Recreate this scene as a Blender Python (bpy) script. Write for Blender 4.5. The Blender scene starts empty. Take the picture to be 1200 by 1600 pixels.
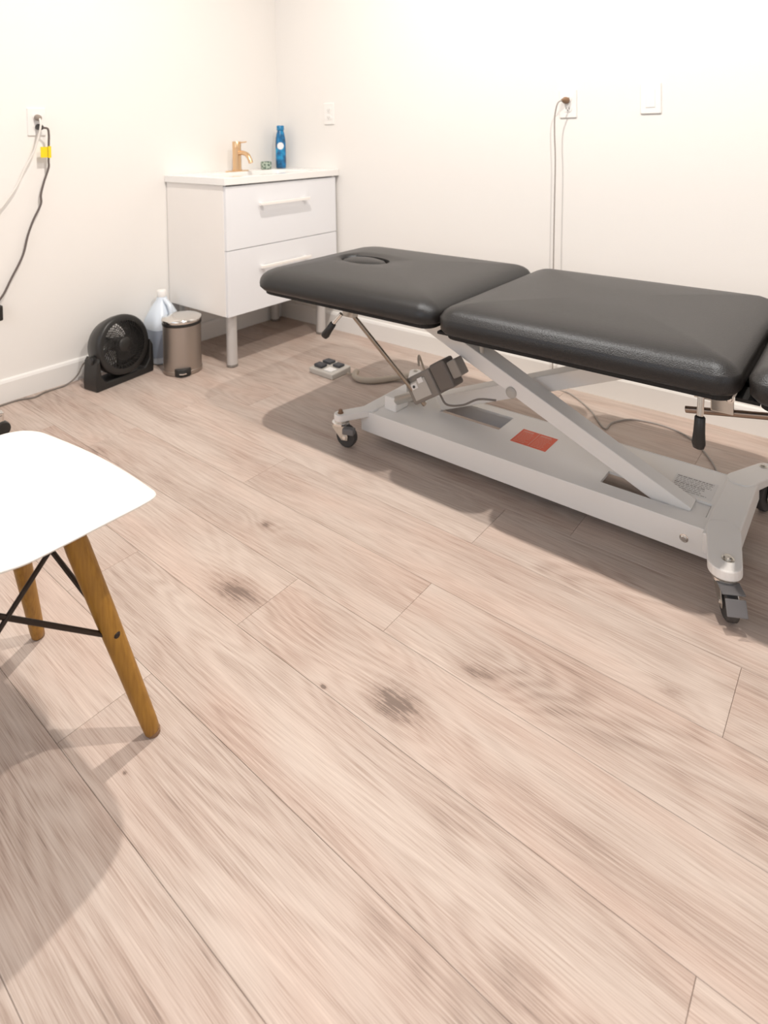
import bpy, bmesh, math, random
from mathutils import Vector, Matrix
R = math.radians
random.seed(7)
scn = bpy.context.scene
COL = scn.collection

# ------------------------------------------------------------------ camera
yaw, pitch, roll = 0.6798, 0.02806, -0.01685
fw = Vector((-math.sin(yaw)*math.cos(pitch), math.cos(yaw)*math.cos(pitch), -math.sin(pitch)))
rt = fw.cross(Vector((0, 0, 1))).normalized()
up = rt.cross(fw)
rt2 = rt*math.cos(roll) + up*math.sin(roll)
up2 = -rt*math.sin(roll) + up*math.cos(roll)
cd = bpy.data.cameras.new('camera'); cam = bpy.data.objects.new('camera', cd); COL.objects.link(cam)
cd.sensor_width = 36; cd.sensor_fit = 'AUTO'
cd.lens = 975.5/1600*36
cd.shift_x = 0.0
cd.shift_y = -(800-237.2)/1600
cd.clip_start = 0.02
cd.dof.use_dof = True; cd.dof.focus_distance = 1.35; cd.dof.aperture_fstop = 4.5
M = Matrix((rt2, up2, -fw)).transposed().to_4x4(); M.translation = Vector((0, 0, 1.04))
cam.matrix_world = M
scn.camera = cam

# ------------------------------------------------------------------ world, lamps, exposure
scn.view_settings.view_transform = 'Standard'
scn.view_settings.look = 'None'
scn.view_settings.gamma = 1
scn.view_settings.exposure = -0.04
w = bpy.data.worlds.new('world'); scn.world = w; w.use_nodes = True
w.node_tree.nodes['Background'].inputs[0].default_value = (.9, .93, 1, 1)
w.node_tree.nodes['Background'].inputs[1].default_value = 0.3
def disk(name, loc, power, size, col, rot=(0, 0, 0), shape='DISK', sy=None, spread=180):
    l = bpy.data.lights.new(name, 'AREA'); l.shape = shape; l.size = size; l.energy = power; l.color = col
    if sy: l.size_y = sy
    l.spread = R(spread)
    o = bpy.data.objects.new(name, l); o.location = loc; o.rotation_euler = rot; COL.objects.link(o); return o
LZ = 2.585
WARM = (1.0, .925, .85)
for (x, y, p) in ((-1.37, 1.14, 37), (-.03, 1.12, 37), (1.2, 1.0, 4)):
    disk('downlight', (x, y, LZ), p, .055, WARM)
# cool fill added for an unseen opening behind and right of the camera
disk('cool_fill', (2.30, -.4, 1.35), 9, 1.5, (.58, .77, 1.0), (0, R(90), 0), 'RECTANGLE', 1.5)
disk('cool_fill', (-1.0, -2.5, 2.42), 14, 3.2, (.40, .66, 1.0), (R(65), 0, 0), 'RECTANGLE', .28)  # cool strip added for the blue sheen along the cushion edges
disk('warm_fill', (-.6, -2.55, 1.65), 17, 2.6, (1.0, .95, .88), (R(90), 0, 0), 'RECTANGLE', 1.2)  # unseen warm fill, added to brighten faces turned to the camera side

# ------------------------------------------------------------------ materials
def new_mat(name):
    m = bpy.data.materials.new(name); m.use_nodes = True
    nt = m.node_tree; return m, nt, nt.nodes['Principled BSDF']
def setp(b, col=None, rough=.5, metal=0, spec=.5, coat=0, trans=0, ior=None, sss=0):
    if col is not None: b.inputs['Base Color'].default_value = (*col, 1)
    b.inputs['Roughness'].default_value = rough; b.inputs['Metallic'].default_value = metal
    b.inputs['Specular IOR Level'].default_value = spec
    b.inputs['Coat Weight'].default_value = coat
    b.inputs['Transmission Weight'].default_value = trans
    if ior: b.inputs['IOR'].default_value = ior
def N(nt, t, **k):
    n = nt.nodes.new(t)
    for a, v in k.items(): setattr(n, a, v)
    return n
def mat(name, col, rough=.5, metal=0, spec=.5, bump=0, bscale=200, var=.03, vscale=8, **k):
    m, nt, b = new_mat(name); setp(b, col, rough, metal, spec, **k)
    L = nt.links
    tc = N(nt, 'ShaderNodeTexCoord')
    n1 = N(nt, 'ShaderNodeTexNoise'); n1.inputs['Scale'].default_value = vscale; n1.inputs['Detail'].default_value = 4
    L.new(tc.outputs['Object'], n1.inputs['Vector'])
    mx = N(nt, 'ShaderNodeMix', data_type='RGBA')
    mx.inputs[6].default_value = (*[max(0, c*(1-var)) for c in col], 1); mx.inputs[7].default_value = (*[min(1, c*(1+var)) for c in col], 1)
    L.new(n1.outputs['Fac'], mx.inputs[0]); L.new(mx.outputs[2], b.inputs['Base Color'])
    if bump:
        n2 = N(nt, 'ShaderNodeTexNoise'); n2.inputs['Scale'].default_value = bscale; n2.inputs['Detail'].default_value = 3
        L.new(tc.outputs['Object'], n2.inputs['Vector'])
        bp = N(nt, 'ShaderNodeBump'); bp.inputs['Strength'].default_value = bump; bp.inputs['Distance'].default_value = .002
        L.new(n2.outputs['Fac'], bp.inputs['Height']); L.new(bp.outputs['Normal'], b.inputs['Normal'])
    return m
m_wall = mat('painted_plaster', (.86, .835, .80), .75, spec=.25, bump=.12, bscale=260, var=.012, vscale=2)
m_ceil = mat('ceiling_paint', (.88, .87, .85), .9, spec=.1)
m_base = mat('skirting_paint', (.84, .82, .79), .45, spec=.4, var=.01)
m_vinyl = mat('black_vinyl', (.017, .0145, .013), .36, spec=.5, bump=.35, bscale=420, var=.12, vscale=14)
m_vinyl.node_tree.nodes['Principled BSDF'].inputs['Specular Tint'].default_value = (.86, .93, 1.0, 1)
m_under = mat('black_underboard', (.012, .011, .010), .8)
m_white = mat('white_powder_coat', (.90, .87, .835), .42, spec=.4, bump=.05, bscale=500, var=.02)
m_lam = mat('white_laminate', (.92, .885, .845), .38, spec=.4, var=.008)
m_lamf = mat('cool_white_laminate', (.84, .845, .865), .38, spec=.4, var=.008)
m_cer = mat('white_ceramic', (.90, .885, .86), .12, spec=.6, var=.005)
m_gap = mat('cabinet_shadow_gap', (.22, .20, .18), .8)
m_brushed = mat('brushed_aluminium', (.60, .58, .56), .42, .35, bump=.05, bscale=700)
m_chrome = mat('chrome', (.78, .76, .73), .14, 1)
m_zinc = mat('zinc_plated_steel', (.60, .58, .54), .3, 1, var=.1, vscale=60)
m_gold = mat('brushed_gold', (.76, .52, .31), .30, 1, var=.05)
m_black = mat('black_plastic', (.018, .017, .016), .38, spec=.5, var=.1)
m_rub = mat('grey_rubber', (.055, .052, .05), .65)
m_brake = mat('grey_brake_plastic', (.15, .145, .148), .5)
m_grey = mat('light_grey_plastic', (.50, .47, .43), .5)
m_mid = mat('warm_grey_metal', (.24, .215, .19), .5, var=.05)
m_steel = mat('smoked_steel', (.44, .39, .35), .45, 1, var=.06, vscale=5)
m_shell = mat('white_moulded_plastic', (.80, .775, .735), .32, spec=.45, var=.003)
m_wire = mat('dark_bronze_wire', (.035, .024, .018), .4, .5)
m_blue = None
m_yel = mat('yellow_tag', (.90, .66, .01), .5)
m_cordg = mat('grey_cord', (.20, .175, .155), .55)
m_corddark = mat('dark_cord', (.07, .055, .05), .5)
m_cordw = mat('white_cord', (.80, .76, .71), .5)
m_cordbe = mat('beige_cable', (.50, .43, .35), .6)
m_plate = mat('outlet_plastic', (.88, .86, .83), .3, spec=.5, var=.003)
m_brown = mat('brown_plug', (.23, .13, .07), .5)
m_slot = mat('outlet_slot', (.05, .045, .04), .6)
m_lable = mat('white_label', (.82, .80, .78), .5)
m_ink = mat('faded_ink', (.34, .31, .29), .7)
m_sub = mat('joint_filler', (.26, .20, .165), .9)

def m_leg_wood():
    m, nt, b = new_mat('honey_oak'); L = nt.links
    tc = N(nt, 'ShaderNodeTexCoord'); mp = N(nt, 'ShaderNodeMapping'); mp.inputs['Scale'].default_value = (60, 60, 5)
    n = N(nt, 'ShaderNodeTexNoise'); n.inputs['Scale'].default_value = 3; n.inputs['Detail'].default_value = 6
    L.new(tc.outputs['Object'], mp.inputs[0]); L.new(mp.outputs[0], n.inputs['Vector'])
    r = N(nt, 'ShaderNodeValToRGB'); r.color_ramp.elements[0].color = (.27, .125, .014, 1); r.color_ramp.elements[1].color = (.40, .20, .026, 1)
    r.color_ramp.elements[0].position = .3; r.color_ramp.elements[1].position = .7
    L.new(n.outputs['Fac'], r.inputs[0]); L.new(r.outputs[0], b.inputs['Base Color']); b.inputs['Roughness'].default_value = .42
    return m
m_legwood = m_leg_wood()

def m_floor():
    m, nt, b = new_mat('washed_oak_plank'); L = nt.links
    def V(op, a, c=None):
        n = N(nt, 'ShaderNodeVectorMath', operation=op)
        for i, q in enumerate((a, c)):
            if q is None: continue
            if hasattr(q, 'is_output'): L.new(q, n.inputs[i])
            else: n.inputs[i].default_value = q
        return n.outputs[1] if op in ('LENGTH', 'DOT_PRODUCT') else n.outputs[0]
    def F(op, a, c=None, d=None, clamp=False):
        n = N(nt, 'ShaderNodeMath', operation=op); n.use_clamp = clamp
        for i, q in enumerate((a, c, d)):
            if q is None: continue
            if hasattr(q, 'is_output'): L.new(q, n.inputs[i])
            else: n.inputs[i].default_value = q
        return n.outputs[0]
    def noise(vec, scale, detail=3, rough=.5, dist=0):
        n = N(nt, 'ShaderNodeTexNoise'); n.inputs['Scale'].default_value = scale; n.inputs['Detail'].default_value = detail
        n.inputs['Roughness'].default_value = rough; n.inputs['Distortion'].default_value = dist
        L.new(vec, n.inputs['Vector']); return n.outputs['Fac']
    geo = N(nt, 'ShaderNodeNewGeometry').outputs['Position']
    oi = N(nt, 'ShaderNodeObjectInfo').outputs['Random']
    off = N(nt, 'ShaderNodeCombineXYZ'); L.new(F('MULTIPLY', oi, 37.0), off.inputs[0]); L.new(F('MULTIPLY', oi, 91.0), off.inputs[1]); L.new(F('MULTIPLY', oi, 13.0), off.inputs[2])
    pos = V('ADD', geo, off.outputs[0])
    # knots stand at fixed places on the floor (x, y, radius, strength)
    knots = [(-.698, .870, .042, 1.35), (-1.165, .862, .045, .8), (-.613, 1.018, .030, .75), (-1.293, 1.068, .014, 1.0),
             (-.307, 1.202, .022, .8), (-.825, .811, .0045, 1.6), (-2.05, .98, .03, .5), (-.35, .66, .03, .45), (-.970, .496, .003, 1.5)]
    ksum = None; kwarp = None
    for (kx, ky, kr, ks) in knots:
        d = V('SUBTRACT', geo, (kx, ky, 0)); d = V('MULTIPLY', d, (1/kr*.62, 1/kr, 0)); ln = V('LENGTH', d)
        g = F('MULTIPLY', F('POWER', 2.718, F('MULTIPLY', F('MULTIPLY', ln, ln), -1.3)), ks)
        ksum = g if ksum is None else F('ADD', ksum, g)
        g2 = F('MULTIPLY', F('POWER', 2.718, F('MULTIPLY', F('MULTIPLY', ln, ln), -.16)), min(ks, 1)*min(1, kr/.03))
        kwarp = g2 if kwarp is None else F('ADD', kwarp, g2)
    streak = None
    for (kx, ky, rx, ry, ks) in [(-.40, .868, .27, .026, .24), (-.98, .875, .16, .030, .13), (-.62, .60, .35, .03, .10), (-.15, 1.05, .3, .03, .12)]:
        d = V('MULTIPLY', V('SUBTRACT', geo, (kx, ky, 0)), (1/rx, 1/ry, 0)); ln = V('LENGTH', d)
        g = F('MULTIPLY', F('POWER', 2.718, F('MULTIPLY', F('MULTIPLY', ln, ln), -1.0)), ks)
        streak = g if streak is None else F('ADD', streak, g)
    # growth-ring field: contour lines of a stretched noise
    ring0 = noise(V('MULTIPLY', pos, (.75, 6.2, 1)), 1.0, 2.2, .42, .25)
    ring0 = F('ADD', ring0, F('MULTIPLY', kwarp, .16))
    ring = F('SINE', F('MULTIPLY', ring0, 165.0))
    fine = noise(V('MULTIPLY', pos, (5, 400, 1)), 1.0, 4, .6, .1)       # pores
    fine2 = noise(V('MULTIPLY', pos, (14, 720, 1)), 1.0, 2, .6)
    broad = noise(V('MULTIPLY', pos, (.8, 10, 1)), 1.0, 4, .55, .2)     # tonal streaks
    tone = noise(V('MULTIPLY', pos, (3, 3.6, 1)), 1.0, 3, .5)
    mask = noise(V('MULTIPLY', pos, (.9, 3, 1)), 2.0, 2, .5)
    v = F('MULTIPLY', F('MULTIPLY', ring, .5), F('MULTIPLY', mask, .24))
    v = F('ADD', v, F('MULTIPLY', F('SUBTRACT', fine, .5), .72))
    v = F('ADD', v, F('MULTIPLY', F('SUBTRACT', fine2, .5), .85))
    v = F('ADD', v, F('MULTIPLY', F('SUBTRACT', broad, .5), .66))
    v = F('ADD', v, F('MULTIPLY', F('SUBTRACT', tone, .5), .50))
    v = F('ADD', v, F('MULTIPLY', F('SUBTRACT', oi, .5), .06))
    v = F('ADD', v, .455)
    v = F('SUBTRACT', v, F('MULTIPLY', ksum, F('MULTIPLY', .85, noise(V('MULTIPLY', geo, (30, 55, 1)), 1.0, 4, .6))))
    v = F('SUBTRACT', v, streak)
    r = N(nt, 'ShaderNodeValToRGB'); e = r.color_ramp.elements
    e[0].position = 0; e[0].color = (.20, .15, .125, 1); e[1].position = 1; e[1].color = (.645, .555, .475, 1)
    for p_, c_ in ((.22, (.395, .305, .256, 1)), (.5, (.52, .43, .375, 1)), (.75, (.59, .50, .44, 1))):
        q = e.new(p_); q.color = c_
    L.new(v, r.inputs[0])
    hue = noise(V('MULTIPLY', pos, (2.2, 7, 1)), 1.3, 2, .5)
    mx = N(nt, 'ShaderNodeMix', data_type='RGBA', blend_type='MULTIPLY'); mx.inputs[7].default_value = (1.0, .945, .925, 1)
    L.new(F('MULTIPLY', F('SUBTRACT', hue, .42), 4.0, clamp=True), mx.inputs[0]); L.new(r.outputs[0], mx.inputs[6])
    L.new(mx.outputs[2], b.inputs['Base Color'])
    b.inputs['Roughness'].default_value = .50; b.inputs['Specular IOR Level'].default_value = .38
    bp = N(nt, 'ShaderNodeBump'); bp.inputs['Strength'].default_value = .30; bp.inputs['Distance'].default_value = .0012
    L.new(F('ADD', F('MULTIPLY', fine, .7), F('MULTIPLY', fine2, .4)), bp.inputs['Height']); L.new(bp.outputs['Normal'], b.inputs['Normal'])
    return m
m_plank = m_floor()

# ------------------------------------------------------------------ mesh helpers
def finish(name, bm, m, parent=None, smooth=False, bevel=0, seg=2, ang=40, loc=None):
    bmesh.ops.recalc_face_normals(bm, faces=bm.faces)
    me = bpy.data.meshes.new(name); bm.to_mesh(me); bm.free()
    ms = m if isinstance(m, (list, tuple)) else [m]
    for q in ms: me.materials.append(q)
    if smooth:
        for p in me.polygons: p.use_smooth = True
        me.set_sharp_from_angle(angle=R(ang))
    o = bpy.data.objects.new(name, me); COL.objects.link(o)
    if parent: o.parent = parent
    if loc: o.location = loc
    if bevel:
        b = o.modifiers.new('bevel', 'BEVEL'); b.width = bevel; b.segments = seg; b.limit_method = 'ANGLE'; b.angle_limit = R(35)
        b.harden_normals = False
    return o
def tag(o, label=None, cat=None, group=None, kind=None):
    if label: o['label'] = label
    if cat: o['category'] = cat
    if group: o['group'] = group
    if kind: o['kind'] = kind
    return o
def empty(name, loc, rz=0, **k):
    o = bpy.data.objects.new(name, None); o.empty_display_size = .05; o.location = loc; o.rotation_euler = (0, 0, rz); COL.objects.link(o)
    return tag(o, **k)
def box(bm, x0, x1, y0, y1, z0, z1, mtx=None, mi=0):
    vs = [bm.verts.new((x, y, z)) for z in (z0, z1) for y in (y0, y1) for x in (x0, x1)]
    for f in ((0, 2, 3, 1), (4, 5, 7, 6), (0, 1, 5, 4), (2, 6, 7, 3), (0, 4, 6, 2), (1, 3, 7, 5)):
        bm.faces.new([vs[i] for i in f]).material_index = mi
    if mtx is not None: bmesh.ops.transform(bm, matrix=mtx, verts=vs)
    return vs
def lathe(bm, prof, n=32, mtx=None, cap=True, mi=0):
    rings = []; allv = []
    for (r, z) in prof:
        ring = [bm.verts.new((r*math.cos(2*math.pi*i/n), r*math.sin(2*math.pi*i/n), z)) for i in range(n)]
        rings.append(ring); allv += ring
    for a, b in zip(rings, rings[1:]):
        for i in range(n):
            bm.faces.new((a[i], a[(i+1) % n], b[(i+1) % n], b[i])).material_index = mi
    if cap:
        bm.faces.new(rings[0][::-1]).material_index = mi; bm.faces.new(rings[-1]).material_index = mi
    if mtx is not None: bmesh.ops.transform(bm, matrix=mtx, verts=allv)
    return allv
def axis_m(p, q):
    p = Vector(p); q = Vector(q); d = q-p
    return Matrix.Translation(p) @ d.to_track_quat('Z', 'Y').to_matrix().to_4x4(), d.length
def rod(bm, p, q, r0, r1=None, n=16, mi=0):
    m, l = axis_m(p, q); lathe(bm, [(r0, 0), (r1 if r1 is not None else r0, l)], n, m, mi=mi)
def catmull(pts, k=8):
    P = [Vector(p) for p in pts]; P = [P[0]*2-P[1]] + P + [P[-1]*2-P[-2]]; out = []
    for i in range(1, len(P)-2):
        a, b, c, d = P[i-1:i+3]
        for j in range(k):
            t = j/k; out.append(.5*((2*b)+(c-a)*t+(2*a-5*b+4*c-d)*t*t+(3*b-a-3*c+d)*t**3))
    out.append(P[-2]); return out
def tube(bm, pts, r, n=10, smooth=True, k=8, mi=0):
    P = catmull(pts, k) if smooth else [Vector(p) for p in pts]
    rad = r if callable(r) else (lambda t: r)
    T = [(P[min(i+1, len(P)-1)]-P[max(i-1, 0)]).normalized() for i in range(len(P))]
    nrm = T[0].orthogonal().normalized(); rings = []
    for i, p in enumerate(P):
        nrm = (nrm - T[i]*nrm.dot(T[i])).normalized(); bn = T[i].cross(nrm)
        rr = rad(i/(len(P)-1))
        rings.append([bm.verts.new(p+(nrm*math.cos(2*math.pi*j/n)+bn*math.sin(2*math.pi*j/n))*rr) for j in range(n)])
    for a, b in zip(rings, rings[1:]):
        for j in range(n): bm.faces.new((a[j], a[(j+1) % n], b[(j+1) % n], b[j])).material_index = mi
    bm.faces.new(rings[0][::-1]).material_index = mi; bm.faces.new(rings[-1]).material_index = mi
def prism(bm, pts, z0, z1, mtx=None, mi=0):
    a = [bm.verts.new((x, y, z0)) for x, y in pts]; b = [bm.verts.new((x, y, z1)) for x, y in pts]
    n = len(pts)
    for i in range(n): bm.faces.new((a[i], a[(i+1) % n], b[(i+1) % n], b[i])).material_index = mi
    bm.faces.new(a[::-1]).material_index = mi; bm.faces.new(b).material_index = mi
    if mtx is not None: bmesh.ops.transform(bm, matrix=mtx, verts=a+b)
def rrect(x0, x1, y0, y1, rads, n=96):
    """rounded rectangle, n points, rads = (x0y0, x1y0, x1y1, x0y1)"""
    cs = [((x0, y0), rads[0], 180), ((x1, y0), rads[1], 270), ((x1, y1), rads[2], 0), ((x0, y1), rads[3], 90)]
    pts = []; k = n//8
    arcs = []
    for (cx, cy), r, a0 in cs:
        ox = cx + (r if cx == x0 else -r); oy = cy + (r if cy == y0 else -r)
        arcs.append([(ox+r*math.cos(R(a0+90*i/k)), oy+r*math.sin(R(a0+90*i/k))) for i in range(k+1)])
    for i in range(4):
        pts += arcs[i]
        p = arcs[i][-1]; q = arcs[(i+1) % 4][0]
        for j in range(1, k): pts.append((p[0]+(q[0]-p[0])*j/k, p[1]+(q[1]-p[1])*j/k))
    return pts

# ------------------------------------------------------------------ room shell
X0, X1, Y0, Y1, ZC = -2.735, 2.40, -2.60, 2.415, 2.60
def shell(name, a): 
    bm = bmesh.new(); box(bm, *a)
    return bm
fb = bmesh.new(); box(fb, X0-.1, X1+.1, Y0-.1, Y1+.1, -.10, -.0035)
floor = tag(finish('floor', fb, m_sub), label='pale washed oak plank floor', kind='structure')
tag(finish('ceiling', shell('c', (X0-.1, X1+.1, Y0-.1, Y1+.1, ZC, ZC+.1)), m_ceil), label='white ceiling above the room', kind='structure')
tag(finish('wall_left', shell('w', (X0-.1, X0, Y0, Y1, -.003, ZC)), m_wall), label='white wall on the left behind vanity and fan', kind='structure')
tag(finish('wall_right', shell('w', (X0-.1, X1+.1, Y1, Y1+.1, -.003, ZC)), m_wall), label='white wall behind the black treatment table', kind='structure')
tag(finish('wall_front', shell('w', (X0-.1, X1+.1, Y0-.1, Y0, -.003, ZC)), m_wall), label='white wall behind the camera', kind='structure')
tag(finish('wall_side', shell('w', (X1, X1+.1, Y0, Y1, -.003, ZC)), m_wall), label='white wall on the side out of view', kind='structure')
def skirting(name, p0, p1, nrm, label):
    p0 = Vector(p0); p1 = Vector(p1); nrm = Vector(nrm); bm = bmesh.new()
    prof = [(0, 0), (.013, 0), (.013, .078), (.009, .088), (.004, .092), (0, .092)]
    a = [bm.verts.new(p0+nrm*d+Vector((0, 0, z))) for d, z in prof]; b = [bm.verts.new(p1+nrm*d+Vector((0, 0, z))) for d, z in prof]
    n = len(prof)
    for i in range(n): bm.faces.new((a[i], a[(i+1) % n], b[(i+1) % n], b[i]))
    bm.faces.new(a); bm.faces.new(b[::-1])
    return tag(finish(name, bm, m_base), label=label, kind='structure')
skirting('baseboard_left', (X0, Y0, 0), (X0, Y1, 0), (1, 0, 0), 'white skirting along the left wall')
skirting('baseboard_right', (X0+.013, Y1, 0), (X1, Y1, 0), (0, -1, 0), 'white skirting along the wall behind the table')

# planks: rows run along X, 0.1775 wide; end joints measured from the photograph
W_, LN, G = .1778, 1.288, .0003
ends = {0: -.35, 1: -1.110, 2: -1.467, 3: -1.075, 4: -.818, 5: -1.504, 6: -.817, 7: -1.92, 8: -1.30, 9: -.62, 10: -1.75, 11: -1.0}
extra = {3: [-.1795]}
row0 = .449
k = -17
while True:
    ya = row0+W_*k; yb = ya+W_
    if ya > Y1: break
    if yb > Y0:
        e = ends.get(k+1+0, None)
        if e is None: e = random.uniform(-1.2, 0)
        js = [e + LN*i for i in range(-4, 5)]
        js = [X0] + [j for j in js if X0+.03 < j < X1-.03] + [X1]
        y_a = max(ya, Y0); y_b = min(yb, Y1)
        for a, b in zip(js, js[1:]):
            bm = bmesh.new(); t = .0005
            x0_, x1_, y0_, y1_ = a+G, b-G, y_a+G, y_b-G
            lo = [bm.verts.new(p) for p in ((x0_, y0_, -.0035), (x1_, y0_, -.0035), (x1_, y1_, -.0035), (x0_, y1_, -.0035))]
            mi_ = [bm.verts.new(p) for p in ((x0_, y0_, -t), (x1_, y0_, -t), (x1_, y1_, -t), (x0_, y1_, -t))]
            hi = [bm.verts.new(p) for p in ((x0_+t, y0_+t, 0), (x1_-t, y0_+t, 0), (x1_-t, y1_-t, 0), (x0_+t, y1_-t, 0))]
            for A, B in ((lo, mi_), (mi_, hi)):
                for i in range(4): bm.faces.new((A[i], A[(i+1) % 4], B[(i+1) % 4], B[i]))
            bm.faces.new(hi)
            finish('plank', bm, m_plank, floor)
    k += 1

# ------------------------------------------------------------------ vanity
VX0, VX1, VY0, VY1 = X0+.005, -2.268, 1.691, 2.402
van = empty('vanity_cabinet', (-2.51, 2.06, 0), label='white two-drawer bathroom vanity on round metal legs in the corner', cat='vanity')
def P_(o, par):   # parent keeping world coords (parents are unrotated)
    o.parent = par; o.location = o.location - par.location; return o
def fin(par, name, bm, m, **k):
    o = finish(name, bm, m, **k); P_(o, par); return o
bm = bmesh.new()
box(bm, VX0, VX1-.018, VY0, VY0+.016, .238, .826); box(bm, VX0, VX1-.018, VY1-.016, VY1, .238, .826)
box(bm, VX0, VX1-.018, VY0+.016, VY1-.016, .238, .254); box(bm, VX0, VX0+.012, VY0+.016, VY1-.016, .254, .826)
fin(van, 'body', bm, m_lam, bevel=.001)
for z0, z1 in ((.2385, .5315), (.5345, .820)):
    bm = bmesh.new(); box(bm, VX1-.018, VX1, VY0+.001, VY1-.008, z0, z1)
    dr = fin(van, 'drawer', bm, m_lamf, bevel=.0012)
    hz = z0 + (z1-z0)*.655
    bm = bmesh.new(); box(bm, VX1+.018, VX1+.030, 1.865, 2.180, hz, hz+.013); box(bm, VX1, VX1+.02, 1.880, 1.895, hz+.002, hz+.011); box(bm, VX1, VX1+.02, 2.150, 2.165, hz+.002, hz+.011)
    h = fin(van, 'handle', bm, m_lam, bevel=.001); h.parent = dr; h.location = (0, 0, 0); h['label'] = 'slim white bar handle'
    bm = bmesh.new(); box(bm, VX0+.03, VX1-.019, VY0+.03, VY1-.03, z0+.02, z1-.02)
    q = fin(van, 'drawer_box', bm, m_gap)
for (lx, ly) in ((-2.312, 1.740), (-2.318, 2.315), (-2.680, 1.740), (-2.690, 2.325)):
    bm = bmesh.new(); lathe(bm, [(.024, .012), (.024, .232), (.028, .233), (.028, .238)], 28, Matrix.Translation((lx, ly, 0)))
    lg = fin(van, 'leg', bm, m_brushed, smooth=True)
    bm = bmesh.new(); lathe(bm, [(.022, 0), (.0255, .004), (.0255, .012)], 28, Matrix.Translation((lx, ly, 0)))
    f = fin(van, 'foot', bm, m_mid, smooth=True); f.parent = lg; f.location = (0, 0, 0)
# counter with a shallow integral basin
bm = bmesh.new()
cx0, cx1, cy0, cy1, cz0, cz1 = X0+.001, -2.260, 1.683, 2.4145, .827, .860
out = rrect(cx0, cx1, cy0, cy1, (.002, .004, .004, .002), 64)
hole = rrect(-2.59, -2.310, 1.79, 2.29, (.06, .06, .06, .06), 64)
def ring(pts, z): return [bm.verts.new((x, y, z)) for x, y in pts]
def ins(pts, d):
    c = Vector((sum(p[0] for p in pts)/len(pts), sum(p[1] for p in pts)/len(pts)))
    return [(c.x+(p[0]-c.x)*(1-d), c.y+(p[1]-c.y)*(1-d)) for p in pts]
rs = [ring(out, cz0), ring(out, cz1-.002), ring(ins(out, .005), cz1), ring(hole, cz1), ring(ins(hole, .02), cz1-.006), ring(ins(hole, .08), cz1-.05), ring(ins(hole, .3), cz1-.085), ring(ins(hole, .9), cz1-.095)]
for a, b in zip(rs, rs[1:]):
    for i in range(64): bm.faces.new((a[i], a[(i+1) % 64], b[(i+1) % 64], b[i]))
bm.faces.new(rs[-1]); 
fin(van, 'basin_top', bm, m_cer, smooth=True, ang=30)
bm = bmesh.new(); lathe(bm, [(.02, 0), (.02, .004), (.014, .006)], 20, Matrix.Translation((-2.465, 2.055, cz1-.094)))
fin(van, 'drain', bm, m_chrome, smooth=True)

# faucet
fx, fy = -2.642, 2.048
fau = empty('basin_faucet', (fx, fy, cz1), label='brushed gold single-lever faucet on the white basin', cat='faucet')
bm = bmesh.new(); prism(bm, [(fx+.028*math.cos(a)*1.0, fy+(.07 if math.sin(a) > 0 else -.07)*.55+.030*math.sin(a)) for a in [2*math.pi*i/32 for i in range(32)]], cz1, cz1+.004)
fin(fau, 'deck_plate', bm, m_gold)
bm = bmesh.new(); lathe(bm, [(.026, .003), (.026, .008), (.0225, .012), (.0225, .118), (.0215, .119), (.0215, .121), (.0225, .122), (.0225, .153), (.0205, .156)], 32, Matrix.Translation((fx, fy, cz1)))
fin(fau, 'body', bm, m_gold, smooth=True, ang=35)
bm = bmesh.new(); tube(bm, [(fx+.01, fy, cz1+.094), (fx+.05, fy, cz1+.096), (fx+.085, fy, cz1+.086), (fx+.105, fy, cz1+.062), (fx+.112, fy, cz1+.045)], .0115, 16)
fin(fau, 'spout', bm, m_gold, smooth=True)
bm = bmesh.new(); tube(bm, [(fx, fy, cz1+.148), (fx+.04, fy, cz1+.150), (fx+.078, fy, cz1+.153)], .0035, 10)
fin(fau, 'lever', bm, m_gold, smooth=True)

# blue bottle
def m_bottle():
    m, nt, b = new_mat('blue_bottle_print'); L = nt.links
    tc = N(nt, 'ShaderNodeTexCoord'); n = N(nt, 'ShaderNodeTexVoronoi'); n.inputs['Scale'].default_value = 34
    L.new(tc.outputs['Object'], n.inputs['Vector'])
    n2 = N(nt, 'ShaderNodeTexNoise'); n2.inputs['Scale'].default_value = 22; L.new(tc.outputs['Object'], n2.inputs['Vector'])
    r = N(nt, 'ShaderNodeValToRGB'); e = r.color_ramp.elements
    e[0].position = .36; e[0].color = (.012, .075, .17, 1); e[1].position = .72; e[1].color = (.02, .42, .72, 1)
    q = e.new(.52); q.color = (.008, .18, .42, 1)
    L.new(n2.outputs['Fac'], r.inputs[0]); L.new(r.outputs[0], b.inputs['Base Color']); b.inputs['Roughness'].default_value = .2
    return m
m_blue = m_bottle()
bx, by = -2.650, 2.358
bot = empty('shampoo_bottle', (bx, by, cz1), label='tall blue patterned bottle with round white emblem at back of counter', cat='bottle')
bm = bmesh.new()
prof = [(.024, 0), (.030, .004), (.031, .02), (.031, .14), (.029, .168), (.023, .197), (.018, .210)]
vs = lathe(bm, prof, 32, Matrix.Translation((bx, by, cz1)) @ Matrix.Diagonal((.8, 1, 1, 1)))
fin(bot, 'body', bm, m_blue, smooth=True)
bm = bmesh.new(); lathe(bm, [(.018, .210), (.0215, .213), (.0215, .235), (.018, .239)], 28, Matrix.Translation((bx, by, cz1)) @ Matrix.Diagonal((.9, 1, 1, 1)))
fin(bot, 'cap', bm, mat('blue_cap', (.012, .20, .42), .25), smooth=True)
bm = bmesh.new()
n = 24; vv = []
import itertools
def onbot(a, z):  # point on the body surface
    return (bx+.0258*math.cos(a), by+.0320*math.sin(a), cz1+z)
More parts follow.
